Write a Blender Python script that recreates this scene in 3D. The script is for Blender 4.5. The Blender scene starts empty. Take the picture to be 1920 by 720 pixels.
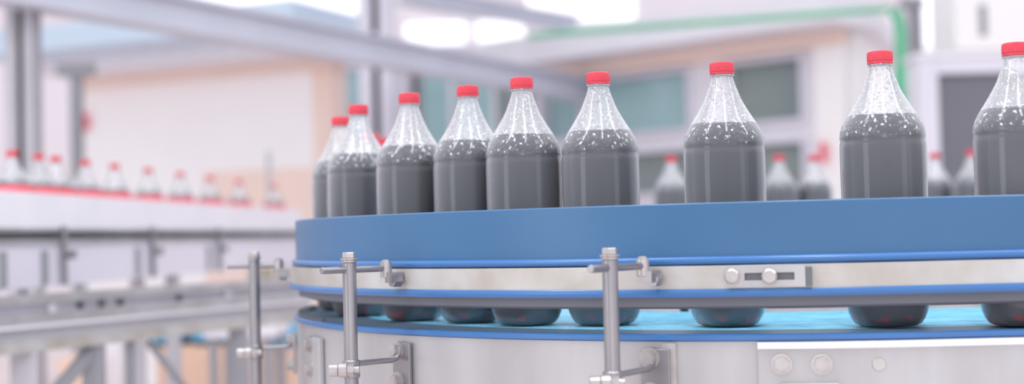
import bpy, bmesh, math, random
from mathutils import Vector, Matrix
random.seed(7)
S = bpy.context.scene
COL = S.collection
F = 2667.0            # focal length in pixels of the 1920 px frame
CAMZ = 1.10           # camera height above the floor
ROLL = 0.024
PITCH = math.atan(83 / F)
Cpos = Vector((0, 0, CAMZ))

# ------------------------------------------------------------------ helpers
def lin(c):
    return tuple(((v / 255) / 12.92 if v / 255 <= 0.04045 else ((v / 255 + 0.055) / 1.055) ** 2.4) for v in c)

def hz(px):                       # horizon row at a column
    return 443 - ROLL * (px - 960)

def at(px, d):                    # ground-plan point of a column at depth d
    return Vector(((px - 960) / F * d, d))

def zz(px, y, d):                 # world height of a pixel row at depth d
    return CAMZ + (hz(px) - y) / F * d

class MB:
    def __init__(s): s.v = []; s.f = []
    def add(s, vs, fs):
        o = len(s.v); s.v += [tuple(v) for v in vs]; s.f += [tuple(i + o for i in f) for f in fs]
        return s
    def box(s, c, size, rz=0, M=None):
        x, y, z = size[0] / 2, size[1] / 2, size[2] / 2
        R = (M if M else Matrix.Rotation(rz, 3, 'Z')); c = Vector(c)
        vs = [c + R @ Vector(p) for p in ((-x,-y,-z),(x,-y,-z),(x,y,-z),(-x,y,-z),(-x,-y,z),(x,-y,z),(x,y,z),(-x,y,z))]
        return s.add(vs, [(0,3,2,1),(4,5,6,7),(0,1,5,4),(1,2,6,5),(2,3,7,6),(3,0,4,7)])
    def slab(s, a, b, z0, z1, th, side=0):      # upright slab between two plan points
        a = Vector(a[:2]); b = Vector(b[:2]); t = (b - a).normalized(); n = Vector((-t.y, t.x))
        c = (a + b) / 2 + n * side
        return s.box((c.x, c.y, (z0 + z1) / 2), ((b - a).length, th, z1 - z0), math.atan2(t.y, t.x))
    def bar(s, a, b, w, h):                      # box beam between two 3-D points
        a = Vector(a); b = Vector(b); d = (b - a); X = d.normalized()
        Y = Vector((0,0,1)).cross(X)
        if Y.length < 1e-4: Y = Vector((0,1,0))
        Y.normalize(); Z = X.cross(Y)
        M = Matrix((X, Y, Z)).transposed()
        return s.box((a + b) / 2, (d.length, w, h), M=M)
    def cyl(s, a, b, r, n=20, r2=None, cap=0.0):
        a = Vector(a); b = Vector(b); X = (b - a).normalized()
        U = X.orthogonal().normalized(); W = X.cross(U); r2 = r if r2 is None else r2
        rings = [(0, r - cap), (cap, r), ((b - a).length - cap, r2), ((b - a).length, r2 - cap)] if cap else [(0, r), ((b - a).length, r2)]
        vs = []
        for (t, rr) in rings:
            for k in range(n):
                an = 2 * math.pi * (k + .5) / n
                vs.append(a + X * t + U * rr * math.cos(an) + W * rr * math.sin(an))
        fs = []
        m = len(rings)
        for j in range(m - 1):
            for k in range(n):
                k2 = (k + 1) % n
                fs.append((j*n+k, j*n+k2, (j+1)*n+k2, (j+1)*n+k))
        fs.append(tuple(range(n))[::-1]); fs.append(tuple((m-1)*n + k for k in range(n)))
        return s.add(vs, fs)
    def tube(s, pts, r, n=12):
        pts = [Vector(p) for p in pts]; vs = []; fs = []
        for i, p in enumerate(pts):
            d = (pts[min(i+1, len(pts)-1)] - pts[max(i-1, 0)]).normalized()
            if i == 0: U = d.orthogonal().normalized()
            U = (U - d * U.dot(d)).normalized(); W = d.cross(U)
            for k in range(n):
                an = 2 * math.pi * k / n
                vs.append(p + U * r * math.cos(an) + W * r * math.sin(an))
        for i in range(len(pts) - 1):
            for k in range(n):
                k2 = (k + 1) % n
                fs.append((i*n+k, i*n+k2, (i+1)*n+k2, (i+1)*n+k))
        fs.append(tuple(range(n))[::-1]); fs.append(tuple((len(pts)-1)*n + k for k in range(n)))
        return s.add(vs, fs)
    def lathe(s, prof, n=48, rf=None, open_=False):
        vs = []; fs = []
        for j, (r, z) in enumerate(prof):
            for k in range(n):
                an = 2 * math.pi * k / n
                rr = rf(j, k, r, z) if rf else r
                vs.append((rr * math.cos(an), rr * math.sin(an), z))
        for j in range(len(prof) - 1):
            for k in range(n):
                k2 = (k + 1) % n
                fs.append((j*n+k, j*n+k2, (j+1)*n+k2, (j+1)*n+k))
        if not open_:
            fs.append(tuple(range(n))[::-1]); fs.append(tuple((len(prof)-1)*n + k for k in range(n)))
        return s.add(vs, fs)
    def sweep(s, path_at, prof):                 # path_at(o) -> list of plan points at offset o; closed profile (o, z)
        rows = [[(p[0], p[1], z) for p in path_at(o)] for (o, z) in prof]
        n = len(rows[0]); m = len(prof); vs = [v for r in rows for v in r]; fs = []
        for j in range(m):
            j2 = (j + 1) % m
            for i in range(n - 1):
                fs.append((j*n+i, j*n+i+1, j2*n+i+1, j2*n+i))
        fs.append(tuple(j*n for j in range(m))); fs.append(tuple(j*n+n-1 for j in range(m))[::-1])
        return s.add(vs, fs)
    def build(s, name, mat, parent=None, bevel=0, sharp=35):
        me = bpy.data.meshes.new(name); me.from_pydata(s.v, [], s.f)
        bm = bmesh.new(); bm.from_mesh(me); bmesh.ops.recalc_face_normals(bm, faces=bm.faces); bm.to_mesh(me); bm.free()
        me.materials.append(mat)
        me.polygons.foreach_set('use_smooth', [True] * len(me.polygons)); me.set_sharp_from_angle(angle=math.radians(sharp))
        o = bpy.data.objects.new(name, me); COL.objects.link(o)
        if parent:
            o.parent = parent
            o.matrix_parent_inverse = Matrix.Identity(4)
        if bevel:
            b = o.modifiers.new('bevel', 'BEVEL'); b.width = bevel; b.segments = 2; b.limit_method = 'ANGLE'
            b.harden_normals = True
        return o

def shift(mb, loc, rz=0):                        # bring world-space vertices into the frame of an Empty
    M = Matrix.Rotation(-rz, 3, 'Z'); L = Vector(loc)
    mb.v = [tuple(M @ (Vector(v) - L)) for v in mb.v]
    return mb

def tag(o, label=None, cat=None, group=None, kind=None):
    for k, v in (('label', label), ('category', cat), ('group', group), ('kind', kind)):
        if v: o[k] = v
    return o

def thing(name, loc, label, cat, group=None, rz=0):
    o = bpy.data.objects.new(name, None); COL.objects.link(o); o.location = loc; o.rotation_euler = (0, 0, rz)
    o.empty_display_size = .1
    return tag(o, label, cat, group)

class Part:                                      # world-space builder for parts of a thing
    def __init__(s, root): s.r = root; s.loc = Vector(root.location); s.rz = root.rotation_euler[2]
    def __call__(s, mb, name, mat, parent=None, **k):
        return shift(mb, s.loc, s.rz).build(name, mat, parent or s.r, **k)

def copy_tree(o, parent=None):
    c = o.copy(); COL.objects.link(c); c.parent = parent
    for ch in [x for x in list(COL.objects) if x.parent == o]: copy_tree(ch, c)
    return c

# ------------------------------------------------------------------ materials
def nt(m): return m.node_tree.nodes, m.node_tree.links
def mat(name, rgb, rough=.5, metal=0.0, vary=0.0, scale=8.0, bump=0.0, rgb2=None, stretch=(1,1,1), coat=0.0, emit=None, es=1.0, spec=.5):
    m = bpy.data.materials.new(name); m.use_nodes = True; N, L = nt(m); b = N['Principled BSDF']
    c = lin(rgb); b.inputs['Roughness'].default_value = rough; b.inputs['Metallic'].default_value = metal
    b.inputs['Coat Weight'].default_value = coat; b.inputs['Specular IOR Level'].default_value = spec
    tc = N.new('ShaderNodeTexCoord'); mp = N.new('ShaderNodeMapping'); mp.inputs['Scale'].default_value = stretch
    no = N.new('ShaderNodeTexNoise'); no.inputs['Scale'].default_value = scale; no.inputs['Detail'].default_value = 5
    L.new(tc.outputs['Object'], mp.inputs[0]); L.new(mp.outputs[0], no.inputs['Vector'])
    cr = N.new('ShaderNodeValToRGB'); cr.color_ramp.elements[0].position = .35; cr.color_ramp.elements[1].position = .65
    c2 = lin(rgb2) if rgb2 else tuple(min(1, v * (1 - vary)) for v in c)
    cr.color_ramp.elements[0].color = (*c2, 1); cr.color_ramp.elements[1].color = (*c, 1)
    L.new(no.outputs[0], cr.inputs[0]); L.new(cr.outputs[0], b.inputs['Base Color'])
    if bump:
        bp = N.new('ShaderNodeBump'); bp.inputs['Strength'].default_value = bump; bp.inputs['Distance'].default_value = .002
        L.new(no.outputs[0], bp.inputs['Height']); L.new(bp.outputs[0], b.inputs['Normal'])
    if emit:
        b.inputs['Emission Color'].default_value = (*lin(emit), 1); b.inputs['Emission Strength'].default_value = es
    return m

M = {}
M['blue'] = mat('blue_plastic', (66, 108, 150), .3, vary=.08, scale=6, spec=.35)
M['blue_edge'] = mat('blue_edge_plastic', (62, 112, 172), .25, vary=.06)
M['belt'] = mat('cyan_belt', (160, 226, 248), .35, rgb2=(84, 178, 218), scale=22, stretch=(1.2, 13, 1))
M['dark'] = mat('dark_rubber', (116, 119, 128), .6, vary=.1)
M['steel'] = mat('brushed_steel', (190, 189, 193), .38, .45, rgb2=(168, 166, 168), scale=9, stretch=(1, 1, .25), bump=.05)
M['bar'] = mat('stained_steel', (196, 196, 197), .42, .3, rgb2=(176, 170, 163), scale=14, bump=.04)
M['post'] = mat('post_steel', (156, 153, 158), .28, .7, vary=.1, scale=20)
M['bolt'] = mat('bolt_steel', (190, 184, 184), .3, .6, vary=.15, scale=60)
M['slot'] = mat('slot_dark', (104, 108, 114), .6)
M['slotd'] = mat('dark_wear_plate', (84, 104, 124), .5, vary=.1)
M['white'] = mat('white_paint', (232, 230, 238), .45, vary=.04)
M['cream'] = mat('cream_wall', (249, 246, 248), .7, vary=.03, scale=1.5)
M['peach'] = mat('peach_trim', (246, 222, 212), .7, vary=.04, scale=2)
M['lilac'] = mat('lilac_paint', (220, 217, 230), .5, vary=.05, scale=2)
M['beam'] = mat('beam_paint', (204, 206, 220), .5, vary=.07, scale=2)
M['greyp'] = mat('column_paint', (186, 184, 192), .5, rgb2=(170, 170, 178), scale=3)
M['dgrey'] = mat('dark_column_paint', (152, 154, 162), .5, vary=.1, scale=3)
M['roofblue'] = mat('roof_blue', (206, 224, 242), .5, vary=.05, scale=1.5)
M['green'] = mat('green_pipe', (100, 190, 150), .4, vary=.1, scale=4)
M['screen'] = mat('dark_glass', (114, 115, 125), .25, vary=.08, scale=2)
M['teal'] = mat('teal_glass', (150, 186, 188), .22, rgb2=(186, 216, 224), scale=1.1)
M['teal2'] = mat('grey_green_glass', (128, 142, 146), .25, rgb2=(146, 158, 154), scale=1.4)
M['floor'] = mat('floor_paint', (232, 214, 210), .4, rgb2=(214, 200, 200), scale=1.2)
M['wall'] = mat('hall_wall', (244, 240, 246), .6, rgb2=(238, 226, 234), scale=.35)
M['red'] = mat('red_cap_plastic', (214, 62, 80), .35, vary=.06, scale=40)
M['redlab'] = mat('red_label', (240, 90, 110), .4, vary=.05)
M['crate'] = mat('crate_blue', (110, 185, 225), .4, vary=.08)
M['card'] = mat('cardboard', (240, 205, 185), .8, vary=.08, scale=4)
M['brown'] = mat('machine_brown', (170, 168, 150), .6, vary=.1)
M['lamp'] = mat('lamp_glow', (255, 255, 255), .5, emit=(240, 255, 255), es=6)
M['day'] = mat('daylight_pane', (250, 250, 255), .3, emit=(250, 248, 255), es=.75)

def shell_material():
    m = bpy.data.materials.new('clear_bottle_plastic'); m.use_nodes = True; N, L = nt(m)
    b = N['Principled BSDF']; out = N['Material Output']
    b.inputs['Base Color'].default_value = (.94, .94, .98, 1); b.inputs['Roughness'].default_value = .12
    tr = N.new('ShaderNodeBsdfTransparent'); tr.inputs[0].default_value = (.97, .97, .98, 1)
    tc = N.new('ShaderNodeTexCoord'); sep = N.new('ShaderNodeSeparateXYZ'); L.new(tc.outputs['Object'], sep.inputs[0])
    vo = N.new('ShaderNodeTexVoronoi'); vo.inputs['Scale'].default_value = 330
    vo2 = N.new('ShaderNodeTexVoronoi'); vo2.inputs['Scale'].default_value = 150
    wn_ = N.new('ShaderNodeTexNoise'); wn_.inputs['Scale'].default_value = 120; L.new(tc.outputs['Object'], wn_.inputs['Vector'])
    vm = N.new('ShaderNodeVectorMath'); vm.operation = 'MULTIPLY_ADD'; L.new(wn_.outputs['Color'], vm.inputs[0]); vm.inputs[1].default_value = (.009, .009, .009); L.new(tc.outputs['Object'], vm.inputs[2])
    for v in (vo, vo2): L.new(vm.outputs[0], v.inputs['Vector'])
    def math_(op, a, bb=None, clamp=False):
        n = N.new('ShaderNodeMath'); n.operation = op; n.use_clamp = clamp
        for i, q in enumerate((a, bb)):
            if q is None: continue
            if isinstance(q, (int, float)): n.inputs[i].default_value = q
            else: L.new(q, n.inputs[i])
        return n.outputs[0]
    def step(x, lo, hi, o0, o1):
        n = N.new('ShaderNodeMapRange'); n.clamp = True; L.new(x, n.inputs[0])
        for i, q in enumerate((lo, hi, o0, o1)): n.inputs[i+1].default_value = q
        return n.outputs[0]
    spk = step(vo.outputs['Distance'], .18, .42, 1, 0)         # fine bubbles and droplets
    big = step(vo2.outputs['Distance'], .18, .36, 1, 0)        # larger drops on the shoulder, their sparkle painted in as white
    csep = N.new('ShaderNodeSeparateColor'); L.new(vo2.outputs['Color'], csep.inputs[0])
    big = math_('MULTIPLY', big, step(csep.outputs[0], .40, .9, 0, 1))
    csep2 = N.new('ShaderNodeSeparateColor'); L.new(vo.outputs['Color'], csep2.inputs[0])
    spk = math_('MULTIPLY', spk, step(csep2.outputs[1], .40, .5, 0, 1))
    z = sep.outputs['Z']
    above = step(z, .2480, .2500, 0, 1)
    shoulder = math_('MULTIPLY', step(z, .2195, .226, 0, 1), step(z, .254, .262, 1, 0))
    lw = N.new('ShaderNodeLayerWeight'); lw.inputs[0].default_value = .42
    edge = math_('POWER', lw.outputs['Facing'], 2.4)
    fac = math_('ADD', math_('MULTIPLY', edge, .75), .05)
    fac = math_('ADD', fac, math_('MULTIPLY', above, math_('ADD', math_('MULTIPLY', spk, .55), .24)))
    fac = math_('ADD', fac, math_('MULTIPLY', shoulder, math_('ADD', math_('MULTIPLY', big, .95), math_('MULTIPLY', spk, .22))), True)
    fac = math_('MINIMUM', fac, .95)
    bp = N.new('ShaderNodeBump'); bp.inputs['Strength'].default_value = .5; bp.inputs['Distance'].default_value = .0025
    hgt = math_('MULTIPLY', math_('ADD', spk, math_('MULTIPLY', big, 1.6)), step(z, .2235, .228, 0, 1))
    L.new(hgt, bp.inputs['Height']); L.new(bp.outputs[0], b.inputs['Normal'])
    gl = N.new('ShaderNodeBsdfGlossy'); gl.inputs['Roughness'].default_value = .08; gl.inputs[0].default_value = (.9, .9, .95, 1)
    L.new(bp.outputs[0], gl.inputs['Normal'])
    mx = N.new('ShaderNodeMixShader'); L.new(fac, mx.inputs[0]); L.new(tr.outputs[0], mx.inputs[1]); L.new(b.outputs[0], mx.inputs[2])
    fr = N.new('ShaderNodeFresnel'); fr.inputs[0].default_value = 1.4; L.new(bp.outputs[0], fr.inputs['Normal'])
    mx2 = N.new('ShaderNodeMixShader'); L.new(fr.outputs[0], mx2.inputs[0]); L.new(mx.outputs[0], mx2.inputs[1]); L.new(gl.outputs[0], mx2.inputs[2])
    L.new(mx2.outputs[0], out.inputs[0])
    return m
M['shell'] = shell_material()
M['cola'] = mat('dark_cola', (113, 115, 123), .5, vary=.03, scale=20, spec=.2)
def red_foot_glints(m):                                 # red glints of light at the bottle foot, painted into the cola colour
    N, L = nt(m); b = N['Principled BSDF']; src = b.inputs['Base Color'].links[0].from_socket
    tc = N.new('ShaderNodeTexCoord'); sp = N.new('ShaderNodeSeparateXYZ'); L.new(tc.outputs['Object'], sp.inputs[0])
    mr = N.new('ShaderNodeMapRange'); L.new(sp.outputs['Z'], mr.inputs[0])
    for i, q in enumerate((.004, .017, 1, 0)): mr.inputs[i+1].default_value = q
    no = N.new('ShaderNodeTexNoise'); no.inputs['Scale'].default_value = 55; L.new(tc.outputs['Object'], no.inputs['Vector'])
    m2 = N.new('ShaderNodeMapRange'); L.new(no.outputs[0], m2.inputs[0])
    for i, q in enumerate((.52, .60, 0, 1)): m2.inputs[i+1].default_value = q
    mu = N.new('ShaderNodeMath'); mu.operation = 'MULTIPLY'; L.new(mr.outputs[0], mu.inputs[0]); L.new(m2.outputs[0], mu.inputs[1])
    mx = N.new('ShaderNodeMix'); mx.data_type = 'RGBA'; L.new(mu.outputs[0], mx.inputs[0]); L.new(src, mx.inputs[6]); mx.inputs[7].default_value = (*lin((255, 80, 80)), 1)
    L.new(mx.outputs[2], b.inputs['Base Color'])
red_foot_glints(M['cola'])

# ------------------------------------------------------------------ world, camera
W = bpy.data.worlds.new('hall_daylight'); S.world = W; W.use_nodes = True
wn, wl = W.node_tree.nodes, W.node_tree.links
bg = wn['Background']; bg.inputs[1].default_value = 1.0
wtc = wn.new('ShaderNodeTexCoord'); wsep = wn.new('ShaderNodeSeparateXYZ'); wl.new(wtc.outputs['Generated'], wsep.inputs[0])
wcr = wn.new('ShaderNodeValToRGB'); e = wcr.color_ramp.elements
e[0].position = .30; e[0].color = (.74, .74, .78, 1); e[1].position = .85; e[1].color = (1.0, 1.02, 1.08, 1)
wmr = wn.new('ShaderNodeMapRange'); wmr.inputs[1].default_value = -1; wl.new(wsep.outputs['Z'], wmr.inputs[0])
wl.new(wmr.outputs[0], wcr.inputs[0]); wl.new(wcr.outputs[0], bg.inputs[0])

cam = bpy.data.cameras.new('camera'); co = bpy.data.objects.new('camera', cam); COL.objects.link(co); S.camera = co
cam.sensor_width = 36; cam.lens = 36 * F / 1920; cam.clip_start = .05
right = Vector((math.cos(ROLL), 0, -math.sin(ROLL))); fwd = Vector((0, math.cos(PITCH), math.sin(PITCH)))
fwd = (fwd - right * fwd.dot(right)).normalized(); up = right.cross(fwd)
co.matrix_world = Matrix.Translation(Cpos) @ Matrix((right, up, -fwd)).transposed().to_4x4()
cam.dof.use_dof = True; cam.dof.focus_distance = 1.72; cam.dof.aperture_fstop = 2.4
S.view_settings.view_transform = 'Standard'; S.view_settings.look = 'None'; S.view_settings.exposure = 0.2; S.view_settings.gamma = 1

def area(name, loc, aim, sx, sy, power, col=(1, 1, 1)):
    l = bpy.data.lights.new(name, 'AREA'); l.shape = 'RECTANGLE'; l.size = sx; l.size_y = sy; l.energy = power; l.color = col
    o = bpy.data.objects.new(name, l); COL.objects.link(o); o.location = loc
    o.rotation_euler = (Vector(aim) - Vector(loc)).to_track_quat('-Z', 'Y').to_euler()
area('overhead_highlight_strip', (-1.6, 1.2, 4.2), (0, 2.2, 1), .25, 3.0, 55)  # unseen overhead strips, added for highlights on the bottle shoulders
area('overhead_highlight_strip', (0.4, 0.6, 4.4), (0.4, 2.2, 1), .25, 3.0, 45)
area('overhead_highlight_strip', (2.6, 1.2, 4.2), (.6, 2.2, 1), .25, 3.0, 45)
area('side_streak_light', (-3.6, -.6, 1.7), (0, 2, 1.1), 1.2, 2.0, 16, (.95, 1, 1))  # pair of unseen side lights, added for upright streaks on the bottles
area('side_streak_light', (3.2, -1.4, 1.7), (.5, 2, 1.1), 1.0, 2.0, 6)
area('low_front_fill_light', (.3, -2.2, .75), (.3, 1.8, 1.0), 3.5, .8, 9)  # added fill from behind the camera, brightens the gap under the rail

# ------------------------------------------------------------------ setting
def struct(mb, name, m, **k): return tag(mb.build(name, m, **k), kind='structure')
struct(MB().box((0, 9, -.05), (26, 24, .1)), 'floor', M['floor'])
wb = MB()
YB = 20.0
wins = [(250, 690, -60, 70), (770, 880, 45, 110), (905, 990, 40, 110), (1000, 1200, -60, 40), (1610, 1690, 25, 70), (1740, 1800, -40, 90)]
wb.box((0, YB + .1, 3.5), (26, .2, 7))
struct(wb, 'wall_back', M['wall'])
for i, (x0, x1, y0, y1) in enumerate(wins):
    a = at(x0, YB); b = at(x1, YB); zt = zz(x0, y0, YB); zb = zz(x0, y1, YB)
    struct(MB().box(((a.x + b.x) / 2, YB - .02, (zt + zb) / 2), (b.x - a.x, .05, zt - zb)), 'window_%d' % (i + 1), M['day'])

# ------------------------------------------------------------------ conveyor path
C1 = Vector((.45, 2.36)); C2 = Vector((.45, 3.36)); R0 = .80
def path(o):
    r = R0 + o; pts = []
    for i in range(9): pts.append((2.8 - (2.8 - .45) * i / 8, C1.y - r))
    for i in range(1, 61):
        a = math.radians(270 - 90 * i / 60); pts.append((C1.x + r * math.cos(a), C1.y + r * math.sin(a)))
    for i in range(1, 61):
        a = math.radians(180 - 90 * i / 60); pts.append((C2.x + r * math.cos(a), C2.y + r * math.sin(a)))
    for i in range(1, 9): pts.append((.45 + (2.8 - .45) * i / 8, C2.y + r))
    return pts
def z_(v): return CAMZ + v
def ringpt(px, o):                # point of the near curve at offset o under a picture column
    u = (px - 960) / F; r = R0 + o; c = C1
    a = 1 + u * u; b = -2 * (u * c.x + c.y); k = c.x**2 + c.y**2 - r * r
    D = max(b * b - 4 * a * k, 0); t = (-b - math.sqrt(D)) / (2 * a)
    p = Vector((u * t, t)); n = (p - c).normalized()
    if p.x > c.x: t = c.y - r; p = Vector((u * t, t)); n = Vector((0, -1))
    return p, n
def frame(p, n): return math.atan2(n.y, n.x) + math.pi / 2      # local x along the plate, local -y outwards

def hexbolt(mb, p, n, r, h, washer=True):       # bolt whose head points along n
    p = Vector(p); n = Vector(n)
    if washer: mb.cyl(p - n * .002, p + n * .0015, r * 1.35, 20)
    mb.cyl(p - n * .003, p + n * h, r, 6)
    mb.cyl(p + n * (h - .0005), p + n * (h + .0008), r * .72, 16)
    return mb

ZB = -.117                                       # belt surface below the camera
conv = thing('curved_conveyor', (.45, 2.86, 0), 'curved stainless steel conveyor with cyan belt carrying the large cola bottles', 'conveyor')
PT = Part(conv)
prof = []
o = -.10
prof.append((o, z_(ZB - .006)))
while o > -.46:                                  # belt top with fine running ribs
    prof += [(o, z_(ZB)), (o - .012, z_(ZB)), (o - .0125, z_(ZB - .0025)), (o - .0165, z_(ZB - .0025))]
    o -= .017
prof.append((o, z_(ZB - .006)))
belt = PT(MB().sweep(path, prof), 'belt', M['belt'])
def fine(o):                                     # short run of the left curve in fine steps
    r = []
    for i in range(141):
        a = math.radians(174 + 31 * i / 140); r.append((C1.x + (R0 + o) * math.cos(a), C1.y + (R0 + o) * math.sin(a)))
    return r
tv = []; tf = []
fo = fine(-.002); fi = fine(-.009)
for i in range(141):
    zt_ = -.1095 if (i // 2) % 2 else -.116
    tv += [(*fo[i], z_(-.120)), (*fo[i], z_(zt_)), (*fi[i], z_(zt_)), (*fi[i], z_(-.120))]
for i in range(140):
    for k in range(4): tf.append((4*i+k, 4*i+(k+1)%4, 4*i+4+(k+1)%4, 4*i+4+k))
tf += [(0, 1, 2, 3), (563, 562, 561, 560)]
PT(MB().add(tv, tf), 'toothed_edge', M['slot'])
PT(MB().sweep(path, [(-.0995, z_(-.1172)), (-.0065, z_(-.1172)), (-.0065, z_(-.1225)), (-.0995, z_(-.1225))]), 'side_plate', M['slotd'])
PT(MB().sweep(path, [(-.004, z_(-.1145)), (.002, z_(-.1145)), (.004, z_(-.116)), (.004, z_(-.121)), (.002, z_(-.1225)), (-.004, z_(-.1225))]), 'wear_strip', M['blue_edge'])
PT(MB().sweep(path, [(-.006, z_(-.123)), (0, z_(-.123)), (0, z_(-.40)), (-.006, z_(-.40))]), 'side_frame', M['steel'])
PT(MB().sweep(path, [(-.49, z_(-.125)), (-.484, z_(-.125)), (-.484, z_(-.40)), (-.49, z_(-.40))]), 'side_frame', M['steel'])
PT(MB().sweep(path, [(-.484, z_(-.39)), (-.006, z_(-.39)), (-.006, z_(-.40)), (-.484, z_(-.40))]), 'bottom_pan', M['steel'])
for (lx, ly) in ((-.29, 2.5), (.3, 1.66), (1.6, 1.66), (-.29, 3.3), (.1, 2.25), (1.6, 2.0), (.4, 4.06), (1.6, 4.06)):
    PT(MB().box((lx, ly, .36), (.05, .05, .70)).box((lx, ly, .008), (.12, .12, .016)), 'leg', M['steel'])
# overlapping cover plate on the right with its bolts
def arc_plate(px0, px1, z0, z1, o0, o1, n=14):
    mb = MB()
    def pa(o):
        r = []
        for i in range(n + 1):
            p, nn = ringpt(px0 + (px1 - px0) * i / n, 0); r.append(tuple(p + nn * o))
        return r
    return mb.sweep(pa, [(o0, z_(z0)), (o1, z_(z0)), (o1, z_(z1)), (o0, z_(z1))])
cover = PT(arc_plate(1415, 2050, -.30, -.1305, 0, .006), 'cover_plate', M['steel'])
PT(arc_plate(1415, 2050, -.1305, -.1235, 0, .011), 'cover_lip', M['white'], cover)
PT(arc_plate(1455, 1562, -.30, -.168, .006, .012), 'lower_cover', M['bar'], cover)
PT(arc_plate(1236, 1262, -.30, -.1245, 0, .003), 'seam_strip', M['bolt'])
for px in (1458, 1533):
    p, n = ringpt(px, .006); q = (p.x, p.y, zz(px, 682, p.y))
    PT(hexbolt(MB(), q, (n.x, n.y, 0), .0088, .006), 'bolt', M['bolt'], cover)
p, n = ringpt(1640, .006); q = Vector((p.x, p.y, zz(1640, 682, p.y))); n3 = Vector((n.x, n.y, 0))
PT(MB().cyl(q, q + n3 * .001, .0075, 20, cap=.0005), 'rivet', M['bolt'], cover)
# flat bracket with two bolts on the far left of the frame
p, n = ringpt(590, .004); rz = frame(p, n)
fb = PT(MB().box((p.x, p.y, z_(-.215)), (.046, .008, .156), rz), 'bracket_plate', M['steel'], bevel=.002)
for yy in (645, 691):
    p2, n2 = ringpt(577, .008)
    PT(hexbolt(MB(), (p2.x, p2.y, zz(577, yy, p2.y)), (n2.x, n2.y, 0), .0095, .007), 'bolt', M['bolt'], fb)

# ------------------------------------------------------------------ guide rail around the curve
rail = thing('guide_rail', (.45, 1.56, z_(-.07)), 'tall blue plastic guide rail on a stained steel bar before the large bottles', 'guide rail')
PR = Part(rail)
PR(MB().sweep(path, [(-.012, z_(-.036)), (-.012, z_(.031)), (-.0105, z_(.0325)), (-.0015, z_(.0325)), (0, z_(.031)), (0, z_(-.036))]), 'guard_band', M['blue'])
lip = [(-.002, z_(-.0275))] + [(.001 + .0055 * math.sin(a), z_(-.0325 + .005 * math.cos(a))) for a in [math.pi * k / 8 for k in range(9)]] + [(-.002, z_(-.0375))]
PR(MB().sweep(path, lip), 'guard_lip', M['blue_edge'])
steel_bar = PR(MB().sweep(path, [(-.010, z_(-.038)), (.008, z_(-.038)), (.008, z_(-.065)), (-.010, z_(-.065))]), 'steel_bar', M['bar'])
PR(MB().sweep(path, [(-.012, z_(-.064)), (.0095, z_(-.064)), (.011, z_(-.0665)), (.011, z_(-.0705)), (.0095, z_(-.073)), (-.012, z_(-.073))]), 'lower_strip', M['blue_edge'])
PR(MB().sweep(path, [(-.0135, z_(-.060)), (-.0121, z_(-.060)), (-.0121, z_(-.0729)), (-.004, z_(-.0731)), (-.004, z_(-.084)), (-.0135, z_(-.087))]), 'bottle_slide', M['dark'])
# slotted joining plate
p, n = ringpt(1434, .0095); rz = frame(p, n); ct = Vector((p.x, p.y, 0)); t = Vector((math.cos(rz), math.sin(rz), 0))
k = p.y / F
zc = zz(1434, 518, p.y); x0 = (1363 - 1434) * k; x1 = (1506 - 1434) * k; hh = 20 * k
sp = MB()
sx0 = (1394 - 1434) * k; sx1 = (1486 - 1434) * k; sh = 7 * k
def lp(x, z, w, h): sp.box(ct + t * x + Vector((0, 0, z)), (w, .004, h), rz)
lp((x0 + sx0) / 2, zc, sx0 - x0, 2 * hh); lp((x1 + sx1) / 2, zc, x1 - sx1, 2 * hh)
lp((sx0 + sx1) / 2, zc + (hh + sh) / 2, sx1 - sx0, hh - sh); lp((sx0 + sx1) / 2, zc - (hh + sh) / 2, sx1 - sx0, hh - sh)
spo = PR(sp, 'slotted_plate', M['steel'])
PR(MB().box(ct + t * (sx0 + sx1) / 2 + Vector((0, 0, zc)) - Vector((n.x, n.y, 0)) * .0012, (sx1 - sx0, .0012, 2 * sh), rz), 'slot_backing', M['slot'], spo)
for px, r in ((1370, .0085), (1440, .0085)):
    p2, n2 = ringpt(px, .0115); PR(MB().cyl((p2.x, p2.y, zz(px, 518, p2.y)), Vector((p2.x, p2.y, zz(px, 518, p2.y))) + Vector((n2.x, n2.y, 0)) * .006, r, 24, cap=.002), 'bolt', M['bolt'], spo)
p2, n2 = ringpt(1514, .010); PR(MB().box((p2.x, p2.y, zz(1514, 518, p2.y)), (.007, .006, .021), frame(p2, n2)), 'end_stop', M['slot'])

inner = thing('inner_guide_rail', (.45, 2.06, z_(-.1)), 'dark grey inner guide rail seen in the gap behind the bottle feet', 'guide rail')
PI_ = Part(inner)
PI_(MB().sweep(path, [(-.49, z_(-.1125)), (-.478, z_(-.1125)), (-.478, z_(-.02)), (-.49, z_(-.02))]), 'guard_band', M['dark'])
q_ = path(-.487)
for i in range(4, len(q_), 30): PI_(MB().box((q_[i][0], q_[i][1], z_(-.1175)), (.012, .006, .0146)), 'standoff', M['dark'])

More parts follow.
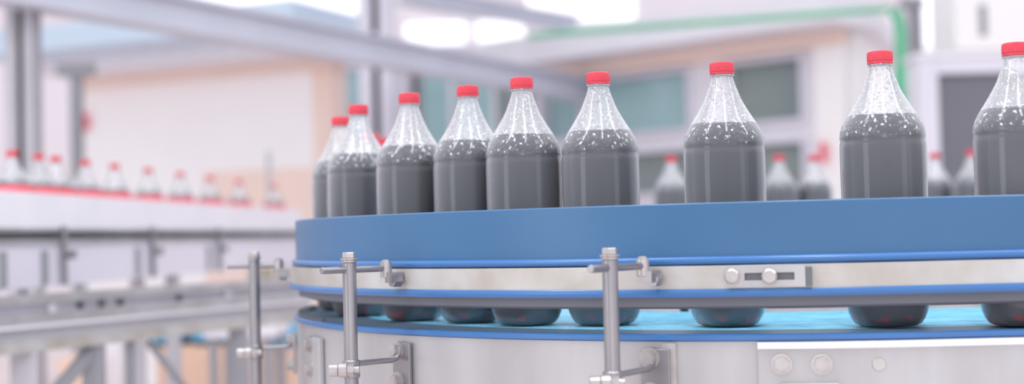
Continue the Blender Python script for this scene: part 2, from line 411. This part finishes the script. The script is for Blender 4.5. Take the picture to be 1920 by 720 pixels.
# ------------------------------------------------------------------ support posts with rods and clamps
def support_post(px, d, dirv, label, low, group='round support posts in front of the curved conveyor'):
    p = at(px, d); dv = Vector((dirv[0], dirv[1], 0)).normalized(); P0 = Vector((p.x, p.y, 0)); sd = Vector((dv.y, -dv.x, 0))
    root = thing('support_post', (p.x, p.y, 0), label, 'post', group); A = Part(root)
    r = .0086
    pole = A(MB().cyl(P0, P0 + Vector((0, 0, z_(-.0275))), r, 32, cap=.0008), 'pole', M['post'])
    A(MB().cyl(P0 + Vector((0,0,z_(-.0277))), P0 + Vector((0,0,z_(-.0242))), r * 1.12, 24, cap=.0008), 'collar', M['bolt'])
    A(MB().cyl(P0 + Vector((0,0,z_(-.0242))), P0 + Vector((0,0,z_(-.0225))), r * 1.3, 24).cyl(P0 + Vector((0,0,z_(-.0225))), P0 + Vector((0,0,z_(-.0150))), r * .98, 6, cap=.0008), 'top_bolt', M['bolt'])
    # distance along the rod to the steel bar face
    q = Vector((p.x, p.y)) ; L = .02
    while ((q + dv.xy * L) - C1).length > R0 + .0115 and L < .2: L += .001
    L -= .002
    zr = z_(-.0365)
    A(MB().cyl(P0 - dv * .042 + Vector((0,0,zr)), P0 + dv * (L - .012) + Vector((0,0,zr)), .0043, 20, cap=.0006), 'rod', M['post'])
    cp = P0 + dv * (L - .014)
    cl = A(MB().cyl(cp + Vector((0,0,zr-.012)), cp + Vector((0,0,zr+.006)), .0075, 24, cap=.001), 'clamp', M['bolt'])
    A(hexbolt(MB(), cp + Vector((0,0,zr+.006)), (0,0,1), .0055, .004), 'clamp_bolt', M['bolt'], cl)
    e2 = P0 + dv * (L - .001)
    A(MB().box((cp + e2) / 2 + sd * .008 + Vector((0,0,zr-.012)), (.022, .010, .013), math.atan2(dv.y, dv.x)).cyl(e2 - dv*.012 + sd*.010 + Vector((0,0,zr-.016)), e2 + sd*.010 + Vector((0,0,zr-.016)), .0085, 6), 'clamp_lug', M['post'], cl)
    # lower bracket to the side frame
    zl = z_(low); L2 = .02
    while ((q + dv.xy * L2) - C1).length > R0 + .001 and L2 < .2: L2 += .001
    en = P0 + dv * (L2 - .008) + Vector((0,0,zl))
    A(MB().tube([P0 + Vector((0,0,zl)) + dv * .004, P0 + dv * (L2 - .02) + Vector((0,0,zl)), P0 + dv * (L2 - .013) + Vector((0,0,zl + .002)), P0 + dv * (L2 - .009) + Vector((0,0,zl + .007)), P0 + dv * (L2 - .0075) + Vector((0,0,zl + .016))], .0036, 14), 'lower_rod', M['post'])
    hit = q + dv.xy * (L2 - .001); nr = (hit - C1).normalized(); n3 = Vector((nr.x, nr.y, 0)); s3 = Vector((-nr.y, nr.x, 0))
    hit = C1 + nr * (R0 + .004); H3 = Vector((hit.x, hit.y, 0))
    bk = A(MB().box(H3 + Vector((0,0,zl - .010)), (.005, .034, .062), math.atan2(nr.y, nr.x)), 'wall_bracket', M['post'], bevel=.0012)
    for dz in (.011, -.028):
        A(hexbolt(MB(), H3 + n3 * .003 + s3 * .006 * (-1 if s3.dot(sd) > 0 else 1) + Vector((0,0,zl + dz)), tuple(n3), .0088, .009), 'bolt', M['bolt'], bk)
    zc = zl - .006; cx = P0 + Vector((0,0,zc)) - Vector((0, r + .006, 0))
    h = Vector((1, 0, 0))
    kn = A(MB().cyl(cx - h * .026, cx - h * .014, .0078, 24, cap=.001).cyl(cx - h * .014, cx - h * .003, .0088, 24, cap=.001).cyl(cx - h * .004, cx + h * .005, .0076, 6).cyl(cx + h * .004, cx + h * .012, .0045, 16, cap=.0008), 'clamp_nut', M['bolt'])
    A(MB().cyl(P0 + Vector((0,0,zc-.011)), P0 + Vector((0,0,zc+.011)), r * 1.25, 28, cap=.001), 'clamp_ring', M['post'], kn)
    A(MB().box(P0 + Vector((0, 0, .004)), (.08, .08, .008)), 'foot_plate', M['steel'])
    return root
support_post(476, 2.24, (1, .14), 'leftmost round steel support post, standing clear left of the blue guide rail', -.166)
support_post(654, 1.764, (.738, .674), 'middle round steel support post with a rod clamped to the bar, below the left bottles', -.153)
support_post(1142, 1.53, (.55, .83), 'rightmost and thickest round steel support post, below the sixth large bottle', -.152)

# ------------------------------------------------------------------ bottles
OUT = [(.012,.004),(.022,.0012),(.032,.0014),(.0375,.0042),(.0418,.010),(.0452,.0175),(.0477,.0265),(.0491,.037),(.0498,.050),(.0500,.066),(.0500,.10),(.0497,.14),(.0500,.18),(.0500,.214),
       (.0497,.2205),(.0488,.2230),(.0496,.2255),(.0497,.229),(.0490,.2345),(.0477,.2395),(.0458,.2440),(.0432,.2490),(.0400,.2545),(.0365,.2600),(.0325,.2665),(.0284,.2735),(.0248,.2800),(.0215,.2870),(.0187,.2945),(.0163,.3010),(.0144,.3070),(.0131,.3120)]
KZ = .9835
NECK = [(.0131,.3120),(.0128,.3130),(.0150,.3136),(.0150,.3148),(.0126,.3154),(.0124,.3160)]
OUT = [(a, b * KZ) for a, b in OUT]; NECK = [(a, b * KZ) for a, b in NECK]
LIQZ = .2525 * KZ
def petal(j, k, r, z):
    if z < .035: return r * (1 + .05 * (1 - z / .035) * math.cos(5 * 2 * math.pi * k / 60))
    return r
def make_bottle(label, group, band=False):
    root = thing('cola_bottle', (0, 0, 0), label, 'bottle', group)
    MB().lathe(OUT + NECK, 60, petal).build('plastic_shell', M['shell'], root, sharp=60)
    li = [(max(r - .0012, .001), z + .001) for (r, z) in OUT if z < LIQZ - .003] + [(.0398, LIQZ - .0006), (.037, LIQZ), (.030, LIQZ + .0002), (.001, LIQZ)]
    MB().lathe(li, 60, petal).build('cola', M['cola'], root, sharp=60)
    cp = [(.0138, .3155), (.0150, .3155), (.0150, .3182), (.0146, .3186), (.0151, .3190), (.0153, .3230), (.0151, .3275), (.0145, .3298), (.0130, .3308), (.001, .3310)]
    cp = [(a, b * KZ) for a, b in cp]
    MB().lathe(cp, 96, lambda j, k, r, z: r - (.00035 if (k % 2 and .3185 * KZ < z < .3285 * KZ) else 0)).build('cap', M['red'], root)
    if band:
        MB().lathe([(.0503,.150),(.0506,.151),(.0506,.236),(.0490,.237)], 60, open_=True).build('label_band', M['redlab'], root)
    return root

H = .2085; ZBASE = z_(ZB) + .0003
proto = None
near = [(636,220,'leftmost and smallest of the sharp large cola bottles, half hidden behind its neighbour'),
        (670,197,'second large cola bottle from the left, its neck in front of the leftmost one'),
        (766,175,'third large cola bottle from the left, above the tall left part of the blue rail'),
        (876,158,'fourth large cola bottle from the left, touching the fifth one at its right'),
        (978,148,'fifth large cola bottle from the left, overlapping the fourth one'),
        (1122,136,'sixth large cola bottle, just above the thickest support post'),
        (1355,117,'seventh large cola bottle, standing alone before the long office window'),
        (1653,96,'eighth large cola bottle, standing alone in front of the green pipe'),
        (1908,80,'largest cola bottle, cut off by the right edge of the picture')]
def place(pos, label, group, z=ZBASE, band=False):
    global proto
    if proto is None: proto = b = make_bottle(label, group)
    else: b = copy_tree(proto)
    b.location = (pos[0], pos[1], z); b.rotation_euler = (0, 0, random.uniform(0, 6.28))
    b['label'] = label; b['group'] = group
    if band:
        lb = MB().lathe([(.0503,.150),(.0507,.151),(.0506,.224),(.0501,.2285),(.0496,.232),(.0486,.2345)], 48, open_=True).build('label_band', M['redlab'], b)
    return b
for (px, ty, lab) in near:
    d = F * H / (hz(px) - ty) + {876: .02, 978: -.015}.get(px, 0); px += 7
    p = at(px, d)
    for _ in range(60):                          # keep the bottle on the belt, clear of the guide rail
        if p.y > C1.y - .02:
            if p.x < C1.x - R0 + .0645: d -= .004; p = at(px, d)
            continue
        dc = (p - C1).length if p.x < C1.x else C1.y - p.y
        if dc > R0 - .064: d += .002; p = at(px, d)
    place(p, lab, 'large cola bottles riding on the curved conveyor')
for (px, yy, d, lab) in ((700, 256, 2.80, 'red capped bottle peeking out just right of the second large bottle'), (719, 262, 2.93, 'red capped bottle peeking out just left of the third large bottle')):
    p = at(px, d); p.x = max(p.x, -.283); place(p, lab, 'bottles on the far side of the curved conveyor')
for (px, d, lab) in ((1262, 3.90, 'small blurred bottle between the sixth and seventh large bottles'),
                     (1464, 3.98, 'small blurred bottle just right of the seventh large bottle'),
                     (1529, 4.03, 'small blurred bottle midway between the seventh and eighth large bottles'),
                     (1757, 4.06, 'small blurred bottle just right of the eighth large bottle'),
                     (1826, 3.96, 'small blurred bottle just left of the largest bottle at right')):
    place(at(px, d), lab, 'bottles on the far side of the curved conveyor')

# ------------------------------------------------------------------ straight conveyor at left, out of focus
G0 = Vector((-1.333, 3.10)); gd = Vector((.096, 1)).normalized(); gn = Vector((gd.y, -gd.x))     # direction away, normal towards the camera's side
def gp(s, o=0): return G0 + gd * s + gn * o
LL = 3.25
def on_line(px, o):               # distance along the line where a picture column meets it
    u = (px - 960) / F; b0 = G0 + gn * o
    return (u * b0.y - b0.x) / (gd.x - u * gd.y)
sl = thing('straight_conveyor', (G0.x, G0.y, 0), 'blurred pale steel conveyor at left with white guard, dark slot and side rails', 'conveyor', rz=math.atan2(gd.y, gd.x))
PS = Part(sl)
def run(z0, z1, o, th, s0=-.6, s1=LL): return MB().slab(gp(s0, o), gp(s1, o), z_(z0), z_(z1), th)
PS(run(.045, .139, .085, .012), 'guard', M['white'])
PS(run(.040, .050, .090, .016), 'guard_edge', M['steel'])
PS(run(-.085, -.075, 0, .16), 'belt', M['steel'])
PS(run(.018, .042, .070, .008), 'slot_backing', M['slot'])
PS(run(-.10, .012, .086, .010), 'side_plate', M['lilac'])
PS(run(.010, .020, .092, .014), 'side_edge', M['steel'])
for px in (118, 285, 410):
    s = on_line(px, .1); a = gp(s, .104)
    PS(MB().cyl((a.x, a.y, z_(-.10)), (a.x, a.y, z_(.055)), .008, 12).cyl((a.x, a.y, z_(-.02)), tuple(Vector((a.x, a.y, z_(-.02))) + Vector((gn.x, gn.y, 0)) * .03), .012, 12), 'bracket', M['post'])
for px in (10, 88, 262, 395):
    s = on_line(px, .1); a = gp(s, .094)
    PS(MB().box((a.x, a.y, z_(-.05)), (.012, .03, .085), 0), 'clip', M['dgrey'])
for s in (.15, 1.6, 3.0):
    for o in (-.06, .06):
        a = gp(s, o); PS(MB().box((a.x, a.y, z_(-.10) / 2), (.04, .04, z_(-.10))), 'leg', M['greyp'])
lowd = Vector((.476, 1)).normalized(); lown = Vector((lowd.y, -lowd.x)); L0 = Vector((-1.152, 3.2))
def lp_(s, o=0): return L0 + lowd * s + lown * o
def on_low(px, o):
    u = (px - 960) / F; b0 = L0 + lown * o
    return (u * b0.y - b0.x) / (lowd.x - u * lowd.y)
ll = thing('rail_frame', (L0.x, L0.y, 0), 'blurred stack of horizontal steel rails on grey legs at lower left, in front of the straight conveyor', 'frame', rz=math.atan2(lowd.y, lowd.x))
ll['label'] = 'blurred stack of horizontal pale steel rails on grey legs at lower left'
PL = Part(ll)
def run2(z0, z1, o, th, s0=-.5, s1=1.25): return MB().slab(lp_(s0, o), lp_(s1, o), z_(z0), z_(z1), th)
PL(run2(-.128, -.108, -.012, .024), 'rail', M['steel'])
PL(run2(-.152, -.130, -.035, .020), 'rail_web', M['lilac'])
PL(run2(-.176, -.152, -.010, .030), 'rail', M['steel'])
PL(run2(-.184, -.177, -.004, .030), 'rail_edge', M['white'])
PL(run2(-.212, -.184, -.018, .030), 'rail_web', M['greyp'])
PL(run2(-.240, -.212, -.012, .044), 'rail', M['bar'])
for px in (95, 150, 190, 225, 335, 425):
    s = on_low(px, -.02); a = lp_(s, -.026); b = a + lown * .012
    PL(MB().cyl((a.x, a.y, z_(-.141)), (b.x, b.y, z_(-.141)), .009 if px not in (95, 425) else .016, 16, cap=.002), 'knob', M['white' if px in (95, 425) else 'slot'])
for px, w, m in ((45, .06, 'greyp'), (172, .048, 'dgrey'), (240, .018, 'dgrey'), (443, .05, 'dgrey')):
    s = on_low(px, -.02); a = lp_(s, -.018)
    PL(MB().box((a.x, a.y, z_(-.24) / 2), (w, .035, z_(-.24)), 0), 'leg', M[m])
s = on_low(85, -.02); a = lp_(s, -.018); s2 = on_low(172, -.02); b = lp_(s2, -.018)
PL(MB().bar((a.x, a.y, z_(-.36)), (b.x, b.y, z_(-.25)), .02, .03), 'brace', M['dgrey'])
s = on_low(275, -.02); a = lp_(s, -.018); b = lp_(s + .16, -.018)
PL(MB().bar((a.x, a.y, z_(-.25)), (b.x, b.y, z_(-.40)), .012, .016), 'brace', M['dgrey'])
rowlab = ['leftmost blurred bottle above the white guard', 'second blurred bottle from left above the white guard', 'third blurred bottle from left, close beside the second',
          'fourth blurred bottle from left, right of the thin dark column', 'fifth blurred bottle from left above the white guard', 'sixth blurred bottle from left above the white guard',
          'seventh blurred bottle from left, before the cream wall', 'eighth blurred bottle from left, before the cream wall', 'ninth blurred bottle from left, second to last of its row', 'last and smallest blurred bottle at the right end of the left row']
for px, lab in zip((25, 75, 107, 162, 217, 280, 340, 396, 450, 515), rowlab):
    s = on_line(px, 0); p = gp(s)
    place(p, lab, 'blurred bottles in the row on the left conveyor', z=z_(-.075) + .0005, band=True)

MD = 6.55
mc = thing('machine_box', (at(520, MD).x, MD, 0), 'small blurred olive machine box at the right end of the left conveyor', 'machine'); PM = Part(mc)
c = at(500, MD)
PM(MB().box((c.x, MD, zz(500, 395, MD) / 2), (.045, .06, zz(500, 395, MD))), 'upright', M['brown'])
PM(MB().box((at(530, MD).x, MD + .03, (zz(530, 405, MD) + zz(530, 455, MD)) / 2), (.12, .12, .12)), 'housing', M['white'])
PM(MB().cyl((at(507, MD).x, MD, zz(507, 400, MD)), (at(507, MD).x, MD, zz(507, 285, MD)), .012, 10), 'rod', M['greyp'])

# things standing on the floor behind the left conveyor
def boxstack(px0, px1, d, ytop, m, name, label, cat, depth=.4, group=None):
    a = at(px0, d); b = at(px1, d); zt = zz((px0 + px1) / 2, ytop, d); cx = (a.x + b.x) / 2; w = b.x - a.x
    r = thing(name, (cx, d + depth / 2, 0), label, cat, group); A = Part(r)
    A(MB().box((cx, d + depth / 2, zt / 2), (w, depth, zt)), 'body', m, bevel=.01)
    A(MB().box((cx, d + depth / 2, zt + .003), (w * .96, depth * .96, .006)).box((cx, d - .001, zt - .08), (w * .3, .004, .03)), 'lid', M['card'] if m is M['card'] else m)
    return r, zt, cx
r1, zt1, c1 = boxstack(478, 560, 5.6, 658, M['card'], 'cardboard_box', 'peach cardboard box on the floor between the left post and the curved conveyor', 'box')
r2, zt2, c2 = boxstack(290, 422, 6.4, 652, M['card'], 'cardboard_box', 'wide pink cardboard box under the left conveyor, topped by blue crates', 'box')
r3, zt3, c3 = boxstack(105, 152, 5.8, 676, M['card'], 'cardboard_box', 'narrow orange-peach box at the lower left under the left conveyor', 'box')
r4, zt4, c4 = boxstack(188, 226, 6.0, 640, M['white'], 'white_bin', 'tall narrow white bin under the left conveyor', 'bin')
def crate(px0, px1, d, z0, h, label):
    a = at(px0, d); b = at(px1, d); cx = (a.x + b.x) / 2; w = b.x - a.x; D = .3
    mb = MB(); t = .02
    mb.box((cx, d + D/2, z0 + t/2), (w, D, t)).box((cx, d + t/2, z0 + h/2), (w, t, h)).box((cx, d + D - t/2, z0 + h/2), (w, t, h)).box((cx - w/2 + t/2, d + D/2, z0 + h/2), (t, D - 2*t, h)).box((cx + w/2 - t/2, d + D/2, z0 + h/2), (t, D - 2*t, h))
    mb.box((cx, d - .005, z0 + h - .012), (w, .012, .024))
    o = mb.build('plastic_crate', M['crate']); tag(o, label, 'crate', 'blue crates behind the left conveyor'); return o
crate(284, 334, 6.45, zt2 + .0065, .11, 'left one of two light blue crates on the wide pink box')
crate(360, 420, 6.45, zt2 + .0065, .13, 'right one of two light blue crates on the wide pink box')
crate(500, 545, 5.65, zt1 + .0065, .10, 'light blue crate on the peach box beside the left support post')
tb = thing('white_table', (at(462, 5.35).x, 5.6, 0), 'small white table with grey legs beyond the left support post', 'table'); A = Part(tb)
cx = at(462, 5.35).x; zt = zz(462, 606, 5.35)
A(MB().box((cx, 5.35, zt - .02), (.26, .35, .045)), 'table_top', M['white'], bevel=.004)
for dx in (-.1, .1):
    for dy in (-.14, .14): A(MB().box((cx + dx, 5.35 + dy, (zt - .0425) / 2), (.03, .03, zt - .0425)), 'leg', M['dgrey'])

# ------------------------------------------------------------------ hall steelwork
def column(px, d, w, ztop, m, label, dep=None, head=None):
    c = at(px, d); r = thing('steel_column', (c.x, c.y, 0), label, 'column', None); A = Part(r)
    dep = dep or w
    A(MB().box((c.x, c.y, ztop / 2), (w, dep * .25, ztop)).box((c.x, c.y - dep * .4, ztop / 2), (w, dep * .1, ztop)).box((c.x, c.y + dep * .4, ztop / 2), (w, dep * .1, ztop)).box((c.x, c.y, ztop / 2), (w * .2, dep * .9, ztop)), 'shaft', m)
    A(MB().box((c.x, c.y, .01), (w * 1.6, dep * 1.6, .02)), 'base_plate', m)
    if head: A(MB().box((c.x, c.y, ztop + .03), (head, dep * 1.3, .07)), 'head_plate', m)
column(50, 6.1, .118, 2.9, M['greyp'], 'wide grey steel column at the far left of the picture')
column(148, 8.0, .062, zz(148, 140, 8.0), M['dgrey'], 'thin dark grey column with a head plate left of the cream wall', head=.2)
column(714, 9.65, .23, 4.6, M['lilac'], 'tall pale lilac column behind the diagonal beam and the second bottle')
column(786, 9.4, .10, zz(786, 130, 9.4), M['dgrey'], 'short dark grey column under the diagonal beam above the third bottle')
def beam(pts, z, w, h, m, label):
    a, b = pts; r = thing('steel_beam', (a.x, a.y, z), label, 'beam'); A = Part(r)
    A(MB().bar((a.x, a.y, z), (b.x, b.y, z), w * .3, h), 'web', m)
    A(MB().bar((a.x, a.y, z + h/2), (b.x, b.y, z + h/2), w, h * .14), 'flange', m)
    A(MB().bar((a.x, a.y, z - h/2), (b.x, b.y, z - h/2), w, h * .14), 'flange', m)
beam((at(-60, 5.7), at(1130, 11.0)), z_(1.10), .16, .15, M['beam'], 'long pale grey beam running diagonally across the upper left')
beam((at(760, 9.4), at(1090, 10.9)), z_(1.62), .12, .10, M['beam'], 'short pale grey beam near the top edge above the fourth bottle')
lm = thing('ceiling_lamp', (at(717, 9.6).x, 9.6, zz(717, 14, 9.6)), 'round glowing lamp at the top edge before the tall lilac column', 'lamp')
x, y, z = lm.location; A = Part(lm)
A(MB().add(*[(lambda b: ([tuple(v.co + Vector((x, y, z))) for v in b.verts], [tuple(v.index for v in f.verts) for f in b.faces]))(b) for b in [bmesh.new()] if (bmesh.ops.create_uvsphere(b, u_segments=20, v_segments=12, radius=.032), b.verts.index_update())][0]), 'bulb', M['lamp'])
A(MB().cyl((x, y, z + .025), (x, y, z + .07), .03, 16, r2=.015).cyl((x, y, z + .07), (x, y, 4.4), .006, 8), 'lamp_holder', M['greyp'])

# ------------------------------------------------------------------ left cream building
class Plane2:
    def __init__(s, pa, da, pb, db): s.A = at(pa, da); s.B = at(pb, db); s.t = (s.B - s.A).normalized(); s.n = Vector((s.t.y, -s.t.x))
    def s_(s, px):
        u = (px - 960) / F
        return (u * s.A.y - s.A.x) / (s.t.x - u * s.t.y)
    def p(s, q, o=0): return s.A + s.t * q + s.n * o
    def z(s, px, y): return zz(px, y, s.p(s.s_(px)).y)
LB = Plane2(165, 11.5, 640, 10.5)
lb = thing('cream_building', (LB.A.x, LB.A.y, 0), 'low cream building with peach trim and a pale blue roof edge at left', 'building'); A = Part(lb)
e = LB.s_(640)
zf = LB.z(400, 137)
zl = LB.z(500, 318)
A(MB().slab(LB.p(0), LB.p(LB.s_(602)), zl, zf, .15, 0).slab(LB.p(0), LB.p(0) + Vector((.0, 3)), 0, zf, .15), 'wall', M['cream'])
sm = LB.s_(395)
A(MB().slab(LB.p(0), LB.p(sm), 0, zl, .15), 'lower_wall', M['cream'])
A(MB().slab(LB.p(sm), LB.p(e), 0, zl, .16), 'lower_wall', M['peach'])
A(MB().slab(LB.p(LB.s_(602), -.02), LB.p(e, -.02), zl, zf, .2), 'corner_column', M['peach'])
A(MB().slab(LB.p(-.02, .06), LB.p(e + .05, .06), zf - .05, zf + .03, .2), 'trim', M['peach'])
A(MB().slab(LB.p(-.05, .25), LB.p(e + .2, .25), zf + .03, zf + .15, .6), 'fascia', M['white'])
A(MB().slab(LB.p(-.40, .20), LB.p(e + .2, .20), zf + .15, zf + .33, 1.4), 'roof_edge', M['roofblue'])
a_ = LB.p(LB.s_(178), .10); A(MB().box((a_.x, a_.y, LB.z(178, 230)), (.06, .05, .13)), 'alarm_box', M['redlab'])

# glazed partition between the two buildings
GP = Plane2(640, 12.6, 1060, 12.2)
gpth = thing('glazed_partition', (GP.A.x, GP.A.y, 0), 'teal glazed partition between the two cream buildings behind the left bottles', 'partition'); A = Part(gpth)
zt = GP.z(800, 125)
A(MB().slab(GP.p(0), GP.p(GP.s_(1060)), zt, zt + .18, .12).slab(GP.p(0), GP.p(GP.s_(1060)), 0, .9, .12), 'frame', M['lilac'])
for (a, b, m) in ((650, 688, 'teal'), (700, 770, 'lilac'), (780, 850, 'teal'), (858, 930, 'teal'), (938, 1010, 'teal2')):
    A(MB().slab(GP.p(GP.s_(a)), GP.p(GP.s_(b)), .9, zt, .04), 'pane', M[m])
for a in (644, 693, 775, 854, 934, 1014):
    A(MB().slab(GP.p(GP.s_(a - 4)), GP.p(GP.s_(a + 4)), .9, zt, .09), 'mullion', M['white'])

# right office building
RB = Plane2(1020, 11.3, 1600, 9.4)
rb = thing('office_building', (RB.A.x, RB.A.y, 0), 'cream office building with white framed windows and a white roof edge at right', 'building'); A = Part(rb)
e = RB.s_(1600); zf = RB.z(1400, 92)
rows = [(RB.z(1450, 118), RB.z(1450, 228)), (RB.z(1450, 272), RB.z(1450, 352))]
cols = [(1040, 1110), (1125, 1312), (1385, 1525)]
wl_ = MB(); q0 = 0
edges = [0] + [RB.s_(v) for c in cols for v in c] + [e]
for i in range(0, len(edges), 2): wl_.slab(RB.p(edges[i]), RB.p(edges[i+1]), 0, zf, .16)
for (a, b) in cols:
    for (z0, z1) in ((rows[0][0], zf), (rows[1][0], rows[0][1]), (0, rows[1][1])):
        wl_.slab(RB.p(RB.s_(a)), RB.p(RB.s_(b)), z0, z1, .16)
A(wl_, 'wall', M['white'])
for ci, (a, b) in enumerate(cols):
    for ri, (z1, z0) in enumerate(rows):
        s0, s1 = RB.s_(a), RB.s_(b)
        f = A(MB().slab(RB.p(s0, .09), RB.p(s1, .09), z1, z1 + .035, .06).slab(RB.p(s0, .09), RB.p(s1, .09), z0 - .035, z0, .06).slab(RB.p(s0 - .03, .09), RB.p(s0, .09), z0 - .035, z1 + .035, .06).slab(RB.p(s1, .09), RB.p(s1 + .03, .09), z0 - .035, z1 + .035, .06), 'window_frame', M['lilac'])
        A(MB().slab(RB.p(s0), RB.p(s1), z0, z1, .03), 'pane', M['teal' if ci < 2 and ri == 0 else 'teal2'], f)
A(MB().slab(RB.p(RB.s_(1556), .10), RB.p(e + .03, .10), 0, zf, .06), 'corner_column', M['cream'])
A(MB().slab(RB.p(-.1, .10), RB.p(e + .04, .10), zf - .07, zf + .04, .1), 'trim', M['peach'])
A(MB().slab(RB.p(-.3, .20), RB.p(e + .15, .20), zf + .04, zf + .25, .5), 'fascia', M['white'])
sw0 = RB.p(e); sw1 = sw0 + Vector((1.15, 3.0))
A(MB().slab(sw0, sw1, 0, zf + .04, .16), 'side_wall', M['cream'])
A(MB().slab(sw0, sw1, zf + .04, zf + .20, .4, 0), 'side_fascia', M['white'])
a_ = RB.p(RB.s_(1572), .17); A(MB().box((a_.x, a_.y, RB.z(1572, 287)), (.035, .05, .13)), 'fire_alarm', M['redlab'])

# green pipe, duct, cabinet and box at right
dp = 8.65
x1 = at(1700, dp).x; z1 = zz(1700, 14, dp)
gpipe = thing('green_pipe', (x1, dp, 0), 'green pipe running along the roof edge and bending down at right', 'pipe'); A = Part(gpipe)
xl = at(1000, 9.45)
A(MB().tube([(xl.x, xl.y, z1), (x1 - .05, dp, z1)], .019, 14), 'branch_pipe', M['green'])
pts = [ (x1 - .05, dp, z1 - .015), (x1 - .012, dp, z1 - .05), (x1, dp, z1 - .12), (x1, dp, .02)]
A(MB().tube(pts, .036, 18), 'pipe', M['green'])
A(MB().cyl((x1, dp, zz(1700, 128, dp)), (x1, dp, zz(1700, 178, dp)), .05, 18, cap=.006), 'valve_body', M['green'])
dc = at(1728, 9.3)
dct = thing('grey_duct', (dc.x, 9.3, 0), 'narrow upright grey duct just right of the green pipe', 'duct'); A = Part(dct)
A(MB().box((dc.x, 9.3, zz(1728, 10, 9.3) / 2), (.075, .10, zz(1728, 10, 9.3))), 'duct_body', M['dgrey'])
A(MB().box((dc.x - .02, 9.3, zz(1728, 10, 9.3) + .02), (.14, .13, .05)), 'duct_cap', M['dgrey'])

d = 7.0; xa = at(1726, d).x; xb = at(2060, d).x; zt = zz(1800, 108, d); cxm = (xa + xb) / 2
cab = thing('control_cabinet', (cxm, d, 0), 'white framed cabinet with a large dark glass door behind the largest bottle', 'cabinet'); A = Part(cab)
A(MB().box((cxm, d + .10, zt / 2), (xb - xa, .12, zt)), 'body', M['white'])
fw = 38 / F * d
fr = MB().box((xa + fw / 2, d, zt / 2), (fw, .08, zt)).box((xb - fw / 2, d, zt / 2), (fw, .08, zt)).box((cxm, d, zt - fw * .4), (xb - xa - 2 * fw, .08, fw * .8)).box((cxm, d, .15), (xb - xa - 2 * fw, .08, .3))
A(fr, 'door_frame', M['lilac'], bevel=.004)
A(MB().box((cxm, d + .02, (zt - fw * .8 + .3) / 2), (xb - xa - 2 * fw, .02, zt - fw * .8 - .3)), 'glass_door', M['screen'])
A(MB().box((cxm, d + .06, zt + .012), (xb - xa + .03, .22, .024)), 'top_plate', M['white'])
d2 = 8.6; xa = at(1803, d2).x; xb = at(2080, d2).x; z0 = zz(1850, 92, d2); z1 = zz(1850, -60, d2); cxm = (xa + xb) / 2
wbx = thing('wall_unit', (cxm, d2, z0), 'cream upper unit with a narrow dark slot at the top right corner', 'machine'); A = Part(wbx)
A(MB().box((cxm, d2 + .25, (z0 + z1) / 2), (xb - xa, .5, z1 - z0)), 'body', M['cream'], bevel=.01)
xs = at(1856, d2).x
A(MB().box((xs, d2 - .002, (zz(1856, 8, d2) + zz(1856, 66, d2)) / 2), (.045, .01, .19)), 'slot', M['dgrey'])
for sx in (xa + .06, xb - .06): A(MB().box((sx, d2 + .25, z0 / 2), (.08, .08, z0)), 'leg', M['white'])
